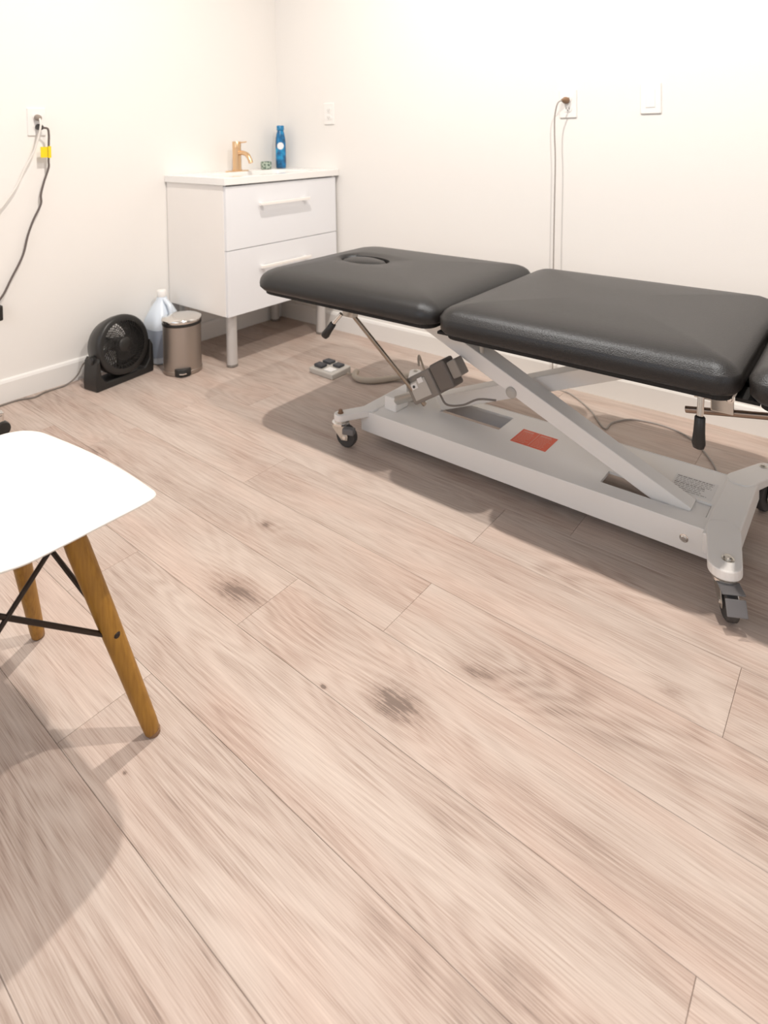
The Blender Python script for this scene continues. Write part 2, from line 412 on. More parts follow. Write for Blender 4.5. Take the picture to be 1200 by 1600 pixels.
rg = [[bm.verts.new(onbot(R(-38)+.66*q*math.cos(2*math.pi*i/n), .125+.020*q*math.sin(2*math.pi*i/n))) for i in range(n)] for q in (.02, .35, .7, 1.0)]
for A, B in zip(rg, rg[1:]):
    for i in range(n): bm.faces.new((A[i], A[(i+1) % n], B[(i+1) % n], B[i]))
bm.faces.new(rg[0])
fin(bot, 'emblem', bm, mat('white_emblem', (.85, .86, .88), .4))

# small patterned cup
def m_cupf():
    m, nt, b = new_mat('green_patterned_glass'); L = nt.links
    tc = N(nt, 'ShaderNodeTexCoord'); n = N(nt, 'ShaderNodeTexVoronoi'); n.inputs['Scale'].default_value = 85
    L.new(tc.outputs['Object'], n.inputs['Vector']); r = N(nt, 'ShaderNodeValToRGB'); e = r.color_ramp.elements
    e[0].position = .25; e[0].color = (.05, .10, .075, 1); e[1].position = .6; e[1].color = (.42, .50, .42, 1)
    L.new(n.outputs['Distance'], r.inputs[0]); L.new(r.outputs[0], b.inputs['Base Color']); b.inputs['Roughness'].default_value = .2
    return m
cup = empty('candle_jar', (-2.650, 2.250, cz1), label='small green patterned jar beside the blue bottle', cat='jar')
bm = bmesh.new(); lathe(bm, [(.024, 0), (.029, .004), (.030, .038), (.026, .042), (.026, .036), (.004, .034)], 28, Matrix.Translation((-2.650, 2.250, cz1)))
fin(cup, 'glass', bm, m_cupf(), smooth=True)
bm = bmesh.new(); lathe(bm, [(.0255, .028), (.0255, .0355)], 24, Matrix.Translation((-2.650, 2.250, cz1)))
fin(cup, 'wax', bm, mat('pale_green_wax', (.35, .42, .35), .5))

# ------------------------------------------------------------------ bin
bnx, bny = -2.455, 1.578
bi = empty('pedal_bin', (bnx, bny, 0), label='small smoky steel pedal bin beside the vanity', cat='bin')
T = Matrix.Translation((bnx, bny, 0))
bm = bmesh.new(); lathe(bm, [(.080, .0), (.084, .004), (.084, .018), (.082, .020), (.082, .213)], 48, T)
fin(bi, 'body', bm, m_steel, smooth=True)
bm = bmesh.new(); lathe(bm, [(.0835, .213), (.0845, .215), (.0845, .225), (.0835, .227)], 48, T)
fin(bi, 'rim', bm, m_black, smooth=True)
bm = bmesh.new(); lathe(bm, [(.0845, .227), (.0865, .230), (.0865, .237), (.084, .243), (.070, .248), (.045, .251), (.01, .252)], 48, T)
fin(bi, 'lid', bm, m_chrome, smooth=True, ang=50)
bm = bmesh.new(); a = R(-33)
Tm = T @ Matrix.Rotation(a, 4, 'Z')
prism(bm, [(.070, -.036)] + [(.078+.020*math.sin(math.pi*i/10), -.034*math.cos(math.pi*i/10)) for i in range(11)] + [(.070, .036)], .002, .034, Tm); pb = fin(bi, 'pedal_housing', bm, m_black, bevel=.004)
bm = bmesh.new(); prism(bm, [(.092, -.018), (.106, -.015), (.112, 0), (.106, .015), (.092, .018)], .016, .021, Tm)
fin(bi, 'pedal', bm, m_chrome)

# ------------------------------------------------------------------ jug
jx, jy = -2.648, 1.600
jug = empty('water_jug', (jx, jy, 0), label='pale blue plastic jug with white cap standing between fan and bin', cat='jug')
m_jug = mat('pale_blue_plastic', (.72, .79, .87), .25, spec=.5, var=.04)
m_jug2 = mat('blue_grey_label', (.36, .41, .50), .45, var=.05)
T = Matrix.Translation((jx, jy, 0))
bm = bmesh.new()
sec = [(.060, 0), (.068, .008), (.070, .03), (.070, .165), (.068, .19), (.058, .225), (.038, .262), (.022, .285), (.019, .30)]
rs = []
for (r_, z) in sec:
    q = 4 if z < .2 else 2.6
    rs.append([bm.verts.new((jx+r_*math.copysign(abs(math.cos(t))**(2/q), math.cos(t)), jy+r_*1.05*math.copysign(abs(math.sin(t))**(2/q), math.sin(t)), z)) for t in [2*math.pi*i/40 for i in range(40)]])
for a, b in zip(rs, rs[1:]):
    for i in range(40): bm.faces.new((a[i], a[(i+1) % 40], b[(i+1) % 40], b[i]))
bm.faces.new(rs[0][::-1]); bm.faces.new(rs[-1])
fin(jug, 'body', bm, m_jug, smooth=True)
bm = bmesh.new()
rs = []
for z in (.035, .160):
    rs.append([bm.verts.new((jx+.0712*math.copysign(abs(math.cos(t))**.5, math.cos(t)), jy+.0748*math.copysign(abs(math.sin(t))**.5, math.sin(t)), z)) for t in [2*math.pi*i/40 for i in range(40)]])
for i in range(40): bm.faces.new((rs[0][i], rs[0][(i+1) % 40], rs[1][(i+1) % 40], rs[1][i]))
fin(jug, 'label_band', bm, m_jug2, smooth=True)
bm = bmesh.new(); lathe(bm, [(.021, .298), (.0215, .300), (.0215, .325), (.019, .328)], 24, T)
fin(jug, 'cap', bm, m_plate, smooth=True)
bm = bmesh.new(); tube(bm, [(jx+.052, jy+.0, .208), (jx+.072, jy, .222), (jx+.062, jy, .262), (jx+.018, jy, .288)], .010, 12)
fin(jug, 'handle', bm, m_jug, smooth=True)

# ------------------------------------------------------------------ fan
gx, gy, gz = -2.575, 1.350, .155
fan = empty('floor_fan', (gx, gy, 0), label='small round black fan on a wide foot against the left wall', cat='fan')
TF = Matrix.Translation((gx, gy, gz)) @ Matrix.Rotation(R(8), 4, 'Z') @ Matrix.Rotation(R(-9), 4, 'Y')
TA = TF @ Matrix.Rotation(R(90), 4, 'Y')     # local z -> forward (+x)
bm = bmesh.new(); lathe(bm, [(.092, -.078), (.108, -.064), (.121, -.02), (.126, .015), (.124, .030), (.116, .036), (.100, .034), (.098, .020), (.096, -.05), (.090, -.074), (.092, -.078)], 56, TA, cap=False)
fin(fan, 'housing', bm, m_black, smooth=True, ang=50)
bm = bmesh.new(); lathe(bm, [(.030, .032), (.030, .040), (.024, .044), (.01, .046)], 32, TA)
fin(fan, 'grille_hub', bm, m_black, smooth=True)
# the front grille: curved spokes (parts) and rings
sp_me = None
def spoke_mesh():
    bm = bmesh.new(); pts = []
    for i in range(7):
        t = i/6; r_ = .028+.074*t; a_ = .55*t
        pts.append((r_*math.cos(a_), r_*math.sin(a_), .040-.006*t))
    tube(bm, pts, .0014, 4, smooth=False); return bm
for i in range(48):
    if sp_me is None:
        o = finish('grille_spoke', spoke_mesh(), m_black); sp_me = o.data
    else:
        o = bpy.data.objects.new('grille_spoke', sp_me); COL.objects.link(o)
    o.parent = fan; o.matrix_local = Matrix.Translation(-fan.location) @ TA @ Matrix.Rotation(2*math.pi*i/48, 4, 'Z')
for rr in (.062, .084):
    bm = bmesh.new(); tube(bm, [(rr*math.cos(2*math.pi*i/40), rr*math.sin(2*math.pi*i/40), .0385) for i in range(41)], .0012, 4, smooth=False)
    bmesh.ops.transform(bm, matrix=TA, verts=bm.verts); fin(fan, 'grille_ring', bm, m_black)
for i in range(3):   # blades
    bm = bmesh.new(); g = []
    for u in range(7):
        t = u/6; r_ = .022+.070*t; row = []
        for v_ in range(6):
            s = v_/5-.5; a_ = 2*math.pi*i/3+.35*t+s*(.75+.2*t); row.append(bm.verts.new((r_*math.cos(a_), r_*math.sin(a_), -.005+.030*s+.006*math.sin(3*t))))
        g.append(row)
    for a, b in zip(g, g[1:]):
        for v_ in range(5): bm.faces.new((a[v_], a[v_+1], b[v_+1], b[v_]))
    bmesh.ops.transform(bm, matrix=TA, verts=bm.verts)
    o = fin(fan, 'blade', bm, mat('dark_grey_blade', (.05, .048, .046), .3), smooth=True)
    s_ = o.modifiers.new('thick', 'SOLIDIFY'); s_.thickness = .002
bm = bmesh.new(); lathe(bm, [(.028, -.066), (.030, .018), (.022, .024)], 24, TA); fin(fan, 'motor_hub', bm, m_black, smooth=True)
# back guard seen through the blades
bm = bmesh.new()
for i in range(40):
    a_ = 2*math.pi*i/40; tube(bm, [(.03*math.cos(a_), .03*math.sin(a_), -.062), (.095*math.cos(a_), .095*math.sin(a_), -.048)], .0018, 4, smooth=False)
for rr in (.05, .07, .09):
    tube(bm, [(rr*math.cos(2*math.pi*i/30), rr*math.sin(2*math.pi*i/30), -.055) for i in range(31)], .0016, 4, smooth=False)
bmesh.ops.transform(bm, matrix=TA, verts=bm.verts); fin(fan, 'rear_guard', bm, m_mid)
# foot: a wide U with two uprights
bm = bmesh.new()
TB = Matrix.Translation((gx, gy, 0)) @ Matrix.Rotation(R(8), 4, 'Z')
sec = [(.055, -.022), (.055, .022)]
def slab(pts, x0, x1): # outline in (y, z), extruded along x
    a = [bm.verts.new(TB @ Vector((x0, y, z))) for y, z in pts]; b = [bm.verts.new(TB @ Vector((x1, y, z))) for y, z in pts]; n = len(pts)
    for i in range(n): bm.faces.new((a[i], a[(i+1) % n], b[(i+1) % n], b[i]))
    bm.faces.new(a[::-1]); bm.faces.new(b)
slab([(-.140, 0), (.140, 0), (.142, .03), (.140, .120), (.124, .150), (.119, .06), (.095, .030), (-.095, .030), (-.116, .06), (-.122, .138), (-.134, .120), (-.142, .03)], -.050, .042)
fin(fan, 'foot', bm, m_black, bevel=.006, seg=3)
for s in (-1, 1):
    bm = bmesh.new(); m_, _ = axis_m(TB @ Vector((0, .112*s, gz-.03)), TB @ Vector((0, .140*s, gz-.03))); lathe(bm, [(.018, 0), (.018, .026), (.014, .03)], 20, m_)
    fin(fan, 'pivot_knob', bm, m_black, smooth=True)

# ------------------------------------------------------------------ fan cord
bm = bmesh.new()
tube(bm, [(-2.66, 1.27, .10), (-2.688, 1.245, .075), (-2.695, 1.22, .03), (-2.695, 1.17, .005), (-2.693, 1.09, .004), (-2.675, 1.04, .004), (-2.698, .99, .004), (-2.698, .93, .004), (-2.69, .91, .004)], .0035, 8)
tag(finish('power_cord', bm, m_cordg, smooth=True), label='thin grey cord running along the left skirting to the fan', cat='cord')

# ------------------------------------------------------------------ wall plates
def plate(name, c, nrm, kind, label, cat, h=.115, wd=.071, group=None):
    """c on wall; nrm '+x' or '-y'"""
    root = empty(name, c, label=label, cat=cat)
    if nrm == '+x': B = Matrix.Translation(c) @ Matrix(((0, 0, 1, 0), (1, 0, 0, 0), (0, 1, 0, 0), (0, 0, 0, 1)))
    else: B = Matrix.Translation(c) @ Matrix(((1, 0, 0, 0), (0, 0, -1, 0), (0, 1, 0, 0), (0, 0, 0, 1)))
    bm = bmesh.new(); a = rrect(-wd/2, wd/2, -h/2, h/2, (.004,)*4, 32)
    r0 = [bm.verts.new(B @ Vector((x, y, 0))) for x, y in a]; r1 = [bm.verts.new(B @ Vector((x, y, .004))) for x, y in a]
    r2 = [bm.verts.new(B @ Vector((x*.93, y*.955, .0065))) for x, y in a]
    for p, q in ((r0, r1), (r1, r2)):
        for i in range(32): bm.faces.new((p[i], p[(i+1) % 32], q[(i+1) % 32], q[i]))
    bm.faces.new(r2); bm.faces.new(r0[::-1])
    fin(root, 'cover_plate', bm, m_plate)
    if kind == 'duplex':
        for s in (-1, 1):
            bm = bmesh.new(); pts = [(.0168*math.cos(t), max(-.0135, min(.0135, .0168*math.sin(t)))+s*.0195) for t in [2*math.pi*i/24 for i in range(24)]]
            prism(bm, pts, .006, .0085, B); so = fin(root, 'socket', bm, m_plate)
            for dx in (-.0065, .0065):
                bm = bmesh.new(); box(bm, dx-.001, dx+.001, s*.0195-.003, s*.0195+.005, .0083, .0089, B); q = fin(root, 'slot', bm, m_slot); q.parent = so; q.location = (0, 0, 0)
            bm = bmesh.new(); lathe(bm, [(.0022, .0083), (.0022, .0089)], 10, B @ Matrix.Translation((0, s*.0195-.0075, 0))); q = fin(root, 'slot', bm, m_slot); q.parent = so; q.location = (0, 0, 0)
    else:
        bm = bmesh.new(); box(bm, -.0165, .0165, -.0335, .0335, .006, .0085, B); fin(root, 'rocker', bm, m_plate, bevel=.001)
    return root, B
plate('wall_outlet', (-2.322, Y1, 1.154), '-y', 'duplex', 'small white wall outlet above the vanity, right of the corner', 'outlet')
oR, BR = plate('wall_outlet', (-.998, Y1, 1.150), '-y', 'duplex', 'white wall outlet above the table with a brown plug', 'outlet')
plate('wall_switch', (-.682, Y1, 1.156), '-y', 'rocker', 'white rocker switch plate right of the brown plug', 'switch', wd=.074)
oL, BL = plate('wall_outlet', (X0, 1.105, 1.115), '+x', 'duplex', 'white outlet on the left wall with two cords plugged in', 'outlet')

# right: plug + cord hanging down behind the table
pc = empty('power_cord', (-1.0, Y1-.03, 1.165), label='thin grey cord hanging from the brown plug down behind the table', cat='cord')
bm = bmesh.new(); m_, l_ = axis_m((-1.000, Y1-.008, 1.163), (-1.006, Y1-.046, 1.163)); lathe(bm, [(.012, 0), (.0135, .004), (.0135, .016), (.009, .026), (.005, l_)], 20, m_)
fin(pc, 'plug', bm, m_brown, smooth=True)
bm = bmesh.new(); tube(bm, [(-1.006, Y1-.044, 1.163), (-1.020, Y1-.055, 1.150), (-1.034, Y1-.05, 1.10), (-1.038, Y1-.045, 1.03), (-1.036, Y1-.045, .92), (-1.041, Y1-.045, .75), (-1.048, Y1-.045, .5), (-1.055, Y1-.04, .25), (-1.060, Y1-.035, .06), (-1.045, Y1-.05, .006), (-.97, Y1-.07, .004), (-.86, Y1-.16, .004), (-.765, 2.14, .004), (-.757, 2.20, .004), (-.706, 2.268, .004), (-.60, 2.28, .004), (-.508, 2.237, .004), (-.43, 2.132, .004), (-.390, 2.04, .004), (-.385, 1.96, .004)], .0028, 8)
fin(pc, 'cord', bm, mat('pale_grey_cord', (.36, .325, .30), .5), smooth=True)

# left: dark plug and cord with a yellow tag, white plug and cord
x_ = X0
dc = empty('power_cord', (x_+.03, 1.11, 1.09), label='dark grey cord with a yellow tag plugged into left wall outlet', cat='cord')
bm = bmesh.new(); m_, l_ = axis_m((x_+.008, 1.107, 1.095), (x_+.042, 1.113, 1.090)); lathe(bm, [(.011, 0), (.013, .004), (.012, .022), (.006, l_)], 18, m_)
fin(dc, 'plug', bm, m_black, smooth=True)
bm = bmesh.new(); tube(bm, [(x_+.040, 1.113, 1.090), (x_+.050, 1.128, 1.086), (x_+.045, 1.134, 1.060), (x_+.040, 1.135, 1.03), (x_+.035, 1.134, .955), (x_+.028, 1.136, .925), (x_+.022, 1.118, .865), (x_+.020, 1.106, .815), (x_+.020, 1.104, .775), (x_+.018, 1.075, .715), (x_+.018, 1.052, .655), (x_+.018, 1.03, .575), (x_+.018, .985, .49), (x_+.02, .955, .435), (x_+.02, .930, .405)], .0042, 8)
fin(dc, 'cord', bm, mat('taupe_cord', (.13, .105, .095), .5), smooth=True)
bm = bmesh.new(); box(bm, x_+.036, x_+.038, 1.103, 1.140, .968, 1.012); box(bm, x_+.036, x_+.044, 1.131, 1.142, .966, 1.014)
fin(dc, 'tag', bm, m_yel)
bm = bmesh.new(); box(bm, x_+.006, x_+.04, .905, .945, .335, .395)
fin(dc, 'inline_adapter', bm, m_black, bevel=.005)
wc = empty('power_cord', (x_+.03, 1.105, 1.13), label='white cord trailing left from the left wall outlet', cat='cord')
bm = bmesh.new(); m_, l_ = axis_m((x_+.008, 1.105, 1.134), (x_+.036, 1.105, 1.128)); lathe(bm, [(.011, 0), (.013, .004), (.012, .020), (.006, l_)], 18, m_)
fin(wc, 'plug', bm, mat('grey_brown_plug', (.30, .25, .21), .5), smooth=True)
bm = bmesh.new(); tube(bm, [(x_+.034, 1.105, 1.128), (x_+.044, 1.104, 1.10), (x_+.040, 1.095, 1.05), (x_+.034, 1.075, .985), (x_+.028, 1.045, .925), (x_+.026, 1.015, .86), (x_+.024, .985, .815), (x_+.022, .945, .765), (x_+.022, .87, .70), (x_+.022, .75, .62)], .0040, 8)
fin(wc, 'cord', bm, m_cordw, smooth=True)

# ------------------------------------------------------------------ treatment table
tb = empty('treatment_table', (-.6, 1.70, 0), label='long black padded treatment table on a white scissor-lift wheeled base', cat='treatment table')
PZ = .512
def cushion(name, x0, x1, rads, hole=None, bulge=.010, label=None, dz_=0, y0=1.372):
    y1 = 2.028; PZ = .512-dz_
    bm = bmesh.new(); n = 96
    prof = [(.030, 0), (.010, .002), (.001, .012), (0, .024+dz_), (.003, .036), (.010, .047), (.022, .056), (.040, .063), (.065, .068), (.095, .071)]
    rs = []
    for d, z in prof:
        pts = rrect(x0+d, x1-d, y0+d, y1-d, [max(.010, r_-d*.8) for r_ in rads], n)
        rs.append([bm.verts.new((x, y, PZ+z+(dz_ if z > .03 else 0))) for x, y in pts])
    inner = [(v.co.x, v.co.y) for v in rs[-1]]
    cx, cy = (hole[0], hole[1]) if hole else ((x0+x1)/2, (y0+y1)/2)
    if hole: tgt = []
    for i in range(n):
        a = math.atan2((inner[i][1]-cy)/1.0, (inner[i][0]-cx)/1.0)
        if hole: tgt.append((cx+hole[2]*math.cos(a), cy+hole[3]*math.sin(a)))
    N_ = 10
    for k_ in range(1, N_+1):
        t = k_/N_
        tt = t if hole else t*.97
        e = tgt if hole else [(cx, cy)]*n
        zz = PZ+dz_+.071+bulge*(.6)*math.sin(min(1, t*1.3)*math.pi/2)
        if hole and k_ >= N_-1: zz -= .003*(k_-N_+2)
        rs.append([bm.verts.new((inner[i][0]+(e[i][0]-inner[i][0])*tt, inner[i][1]+(e[i][1]-inner[i][1])*tt, zz)) for i in range(n)])
    if hole:
        zt = PZ+.071
        for s_, dz in ((.97, -.010), (.95, -.022), (.95, -.045)):
            rs.append([bm.verts.new((cx+(p[0]-cx)*s_, cy+(p[1]-cy)*s_, zt+dz)) for p in tgt])
    for a, b in zip(rs, rs[1:]):
        for i in range(n): bm.faces.new((a[i], a[(i+1) % n], b[(i+1) % n], b[i]))
    bm.faces.new(rs[0][::-1]); bm.faces.new(rs[-1])
    c = fin(tb, name, bm, m_vinyl, smooth=True, ang=60)
    if label: c['label'] = label
    bm = bmesh.new(); prism(bm, rrect(x0+.02, x1-.02, y0+.022, y1-.022, [max(.02, r_-.02) for r_ in rads], 48), PZ-.012, PZ+.001)
    u = fin(tb, 'underboard', bm, m_under); u.parent = c; u.location = (0, 0, 0)
    return c
hc = cushion('head_cushion', -1.728, -.958, (.10, .055, .055, .10), hole=(-1.485, 1.715, .105, .062), label='black head cushion with an oval face hole')
bm = bmesh.new()
rs = []; zt = PZ+.071
for s_, dz in ((.93, -.045), (.93, -.020), (.91, -.010), (.84, -.003), (.6, .003), (.3, .006), (.05, .007)):
    rs.append([bm.verts.new((-1.487+.105*s_*math.cos(t), 1.713+.062*s_*math.sin(t), zt+dz)) for t in [2*math.pi*i/48 for i in range(48)]])
for a, b in zip(rs, rs[1:]):
    for i in range(48): bm.faces.new((a[i], a[(i+1) % 48], b[(i+1) % 48], b[i]))
bm.faces.new(rs[-1]); bm.faces.new(rs[0][::-1])
q = fin(tb, 'face_hole_plug', bm, m_vinyl, smooth=True, ang=60); q.parent = hc; q.location = (0, 0, 0)
cushion('seat_cushion', -.950, -.226, (.06, .05, .05, .06), dz_=.009, y0=1.364)
cushion('leg_cushion', -.214, .52, (.05, .09, .09, .05), dz_=.009, y0=1.364)
for xx in (-.954, -.220):
    bm = bmesh.new(); box(bm, xx-.022, xx+.022, 1.43, 1.97, PZ-.030, PZ-.0225); fin(tb, 'gap_light_block', bm, m_under)  # added strip, blocks light leaking through the gap between cushions
# frame under the cushions
for yy in (1.50, 1.88):
    bm = bmesh.new(); box(bm, -1.60, .40, yy, yy+.03, .462, .4895); fin(tb, 'rail', bm, m_white, bevel=.002)
for xx in (-1.25, -.86, -.52, -.24):
    bm = bmesh.new(); box(bm, xx, xx+.03, 1.531, 1.879, .4625, .4885); fin(tb, 'cross_rail', bm, m_white, bevel=.002)

# base tray with two slots (top plate made of strips around the slots)
BX0, BX1, BY0, BY1, BZ0, BZ1 = -1.395, -.300, 1.577, 1.872, .034, .102
bm = bmesh.new()
slots = [(-1.175, -.952, 1.730, 1.832), (-.595, -.338, 1.632, 1.700)]
xs = sorted({BX0, BX1} | {s[0] for s in slots} | {s[1] for s in slots}); ys = sorted({BY0, BY1} | {s[2] for s in slots} | {s[3] for s in slots})
vt = {}
def gv(x, y, z):
    k_ = (round(x, 4), round(y, 4), round(z, 4))
    if k_ not in vt: vt[k_] = bm.verts.new((x, y, z))
    return vt[k_]
th = .004
for xa, xb in zip(xs, xs[1:]):
    for ya, yb in zip(ys, ys[1:]):
        if any(s[0] <= xa and xb <= s[1] and s[2] <= ya and yb <= s[3] for s in slots): continue
        for z in (BZ1, BZ1-th): bm.faces.new([gv(xa, ya, z), gv(xb, ya, z), gv(xb, yb, z), gv(xa, yb, z)])
for s in slots:
    P4 = [(s[0], s[2]), (s[1], s[2]), (s[1], s[3]), (s[0], s[3])]
    # slot rim
    for i in range(4):
        a, b = P4[i], P4[(i+1) % 4]
        va = bm.verts.new((a[0], a[1], BZ1)); vb = bm.verts.new((b[0], b[1], BZ1)); vc = bm.verts.new((b[0], b[1], BZ1-.008)); vd = bm.verts.new((a[0], a[1], BZ1-.008)); bm.faces.new((va, vb, vc, vd))
fin(tb, 'base_plate', bm, m_white)
# rolled front and back flanges
for (ya, yb) in ((BY0, BY0+.004), (BY1-.004, BY1)):
    bm = bmesh.new(); box(bm, BX0, BX1+.0, ya, yb, BZ0, BZ1+.0015); fin(tb, 'side_flange', bm, m_white, bevel=.0018)
bm = bmesh.new(); box(bm, -.425, -.341, 1.634, 1.6975, .070, .0965); fin(tb, 'arm_shoe', bm, m_white)
# small bolt on the front flange
def bolt(p, d, r=.011, h=.006, par=tb, m=m_chrome):
    bm = bmesh.new(); m_, _ = axis_m(p, Vector(p)+Vector(d)*.01)
    lathe(bm, [(r, 0), (r, .0015), (r*.72, .002), (r*.72, h*.7), (r*.55, h), (r*.2, h*1.02)], 16, m_)
    return fin(par, 'bolt', bm, m, smooth=True)
bolt((-.375, BY0, .066), (0, -1, 0), .010)
# end cross members carrying the caster arms
def arm(pts, z0, z1, name='caster_arm'):
    bm = bmesh.new(); prism(bm, pts, z0, z1); return fin(tb, name, bm, m_white, bevel=.003)
bm = bmesh.new(); box(bm, -.332, -.262, 1.560, 1.885, BZ0+.02, BZ1+.0035); fin(tb, 'end_member', bm, m_white, bevel=.004)
bm = bmesh.new(); box(bm, -1.405, -1.350, 1.585, 1.875, BZ0+.02, BZ1+.0035); fin(tb, 'end_member', bm, m_white, bevel=.004)
def capsule(ax, ay, bx_, by_, ra, rb):
    d = math.atan2(by_-ay, bx_-ax); pts = []
    for i in range(13): t = d+math.pi/2+math.pi*i/12; pts.append((ax+ra*math.cos(t), ay+ra*math.sin(t)))
    for i in range(13): t = d-math.pi/2+math.pi*i/12; pts.append((bx_+rb*math.cos(t), by_+rb*math.sin(t)))
    return pts
ZA0, ZA1 = .086, .1085
cast = [(-.270, 1.478, 0), (-.252, 1.962, 0), (-1.425, 1.508, 0), (-1.440, 1.955, 0)]
arm(capsule(-.295, 1.60, cast[0][0], cast[0][1], .036, .034), ZA0, ZA1)
arm(capsule(-.300, 1.86, cast[1][0], cast[1][1], .034, .030), ZA0, ZA1)
arm(capsule(-1.370, 1.605, cast[2][0], cast[2][1], .022, .022), ZA0, ZA1)
arm(capsule(-1.370, 1.850, cast[3][0], cast[3][1], .026, .024), ZA0, ZA1)
def caster(x, y, ang, brake):
    root = bpy.data.objects.new('caster', None); COL.objects.link(root); root.empty_display_size = .03
    root.parent = tb; root.location = Vector((x, y, 0))-tb.location; root.rotation_euler = (0, 0, ang)
    def part(name, bm, m, **k):
        o = finish(name, bm, m, root, **k); return o
    bm = bmesh.new(); lathe(bm, [(.026, .0735), (.029, .075), (.029, .081), (.021, .083), (.021, .0865)], 28); part('swivel', bm, m_chrome, smooth=True)
    bm = bmesh.new()
    for s in (-1, 1):
        prism(bm, [(-.024, .0735), (.024, .0735), (.022, .062), (-.012, .026), (-.034, .028), (-.036, .040)], -.0015, .0015, Matrix.Translation((0, s*.0165, 0)) @ Matrix.Rotation(R(90), 4, 'X'))
    box(bm, -.024, .024, -.018, .018, .0705, .0738)
    part('fork', bm, m_zinc, bevel=.0008)
    bm = bmesh.new(); lathe(bm, [(.020, -.0115), (.033, -.0115), (.036, -.008), (.0365, 0), (.036, .008), (.033, .0115), (.020, .0115)], 36, Matrix.Translation((-.023, 0, .0368)) @ Matrix.Rotation(R(90), 4, 'X'))
    part('wheel', bm, m_rub, smooth=True)
    bm = bmesh.new(); lathe(bm, [(.006, -.021), (.006, .021)], 12, Matrix.Translation((-.023, 0, .0368)) @ Matrix.Rotation(R(90), 4, 'X')); part('axle', bm, m_chrome)
    if brake:
        bm = bmesh.new(); box(bm, -.056, .0, -.023, .023, .0735, .0770)
        box(bm, -.020, .012, -.020, .020, 0, .004, Matrix.Translation((-.066, 0, .060)) @ Matrix.Rotation(R(-66), 4, 'Y'))
        part('brake_pedal', bm, m_brake, bevel=.0015)
    return root
caster(cast[0][0], cast[0][1], R(118), True)
caster(cast[1][0], cast[1][1], R(70), False)
caster(cast[2][0], cast[2][1], R(192), False)
caster(cast[3][0], cast[3][1], R(150), False)
bolt((cast[0][0]+.004, cast[0][1]+.012, ZA1), (0, 0, 1), .013, .007, m=m_zinc)
bolt((cast[1][0]-.012, cast[1][1], ZA1), (0, 0, 1), .010, .006, m=m_zinc)
bolt((cast[2][0], cast[2][1], ZA1), (0, 0, 1), .010, .012, m=m_brown)
bolt((cast[3][0], cast[3][1], ZA1), (0, 0, 1), .010, .006, m=m_zinc)
# front brake lever (dark) by the left caster
bm = bmesh.new(); box(bm, -.008, .032, -.012, .012, -.004, .016, Matrix.Translation((-1.388, 1.490, .060)) @ Matrix.Rotation(R(20), 4, 'Z')); fin(tb, 'brake_lever', bm, m_brake, bevel=.003)

# scissor arms
def bar(name, p, q, y0, y1, h, m=m_white, y1b=None, y0b=None):
    """rectangular bar from p=(x,z) to q=(x,z) (centre line), between y0..y1"""
    bm = bmesh.new(); dx, dz = q[0]-p[0], q[1]-p[1]; l = math.hypot(dx, dz); nx, nz = -dz/l*h/2, dx/l*h/2
    if nz < 0: nx, nz = -nx, -nz
    vs = []
    for (x, z), ya, yb in ((p, y0, y1), (q, y0b if y0b is not None else y0, y1b if y1b is not None else y1)):
        vs += [bm.verts.new((x-nx, ya, z-nz)), bm.verts.new((x+nx, ya, z+nz)), bm.verts.new((x+nx, yb, z+nz)), bm.verts.new((x-nx, yb, z-nz))]
    for f in ((0, 1, 2, 3), (7, 6, 5, 4), (0, 4, 5, 1), (1, 5, 6, 2), (2, 6, 7, 3), (3, 7, 4, 0)): bm.faces.new([vs[i] for i in f])
    return fin(tb, name, bm, m, bevel=.0025)
A0 = (-1.215, .447); A1 = (-.383, .082)
bar('lift_arm', A0, A1, 1.645, 1.728, .048, y1b=1.694)
B0 = (-1.190, .118); B1 = (-.46, .420)
bar('lift_arm', B0, B1, 1.745, 1.822, .048)
bm = bmesh.new(); m_, _ = axis_m((-.862, 1.652, .272), (-.862, 1.60, .272)); lathe(bm, [(.017, 0), (.017, .010), (.012, .014), (.005, .0145)], 20, m_); fin(tb, 'pivot_bolt', bm, m_grey, smooth=True)
for nm, p in (('hinge_block', (-1.235, .455)), ('hinge_block', (-.452, .445))):
    bm = bmesh.new(); box(bm, p[0]-.03, p[0]+.03, 1.640 if p[0] < -1 else 1.735, 1.735 if p[0] < -1 else 1.83, .43, .4620); fin(tb, nm, bm, m_white, bevel=.003)
# small post below the seat cushion
bm = bmesh.new(); rod(bm, (-.975, 1.66, .50), (-.968, 1.66, .335), .0065, n=12); fin(tb, 'stop_post', bm, m_grey, smooth=True)
# actuator with control box
TX = Matrix.Translation((-1.098, 1.60, .272)) @ Matrix.Rotation(R(-32), 4, 'Y') @ Matrix.Scale(.86, 4)
bm = bmesh.new(); box(bm, -.120, .012, -.035, .035, -.052, .045, TX); cb = fin(tb, 'control_box', bm, m_mid, bevel=.006); cb['label'] = 'grey control box'
bm = bmesh.new(); box(bm, -.100, -.018, -.039, -.034, -.040, .026, TX); q = fin(tb, 'socket_panel', bm, m_grey, bevel=.002); q.parent = cb; q.location = (0, 0, 0)
for (xa, za, w2, h2) in ((-.092, .000, .030, .020), (-.052, .012, .024, .018)):
    bm = bmesh.new(); box(bm, xa, xa+w2, -.0405, -.0385, za, za+h2, TX); q = fin(tb, 'label_patch', bm, m_lable); q.parent = cb; q.location = (0, 0, 0)
bm = bmesh.new(); lathe(bm, [(.005, 0), (.005, .003), (.003, .004)], 12, TX @ Matrix.Translation((-.078, -.0402, .009)) @ Matrix.Rotation(R(90), 4, 'X')); q = fin(tb, 'button', bm, m_rub); q.parent = cb; q.location = (0, 0, 0)
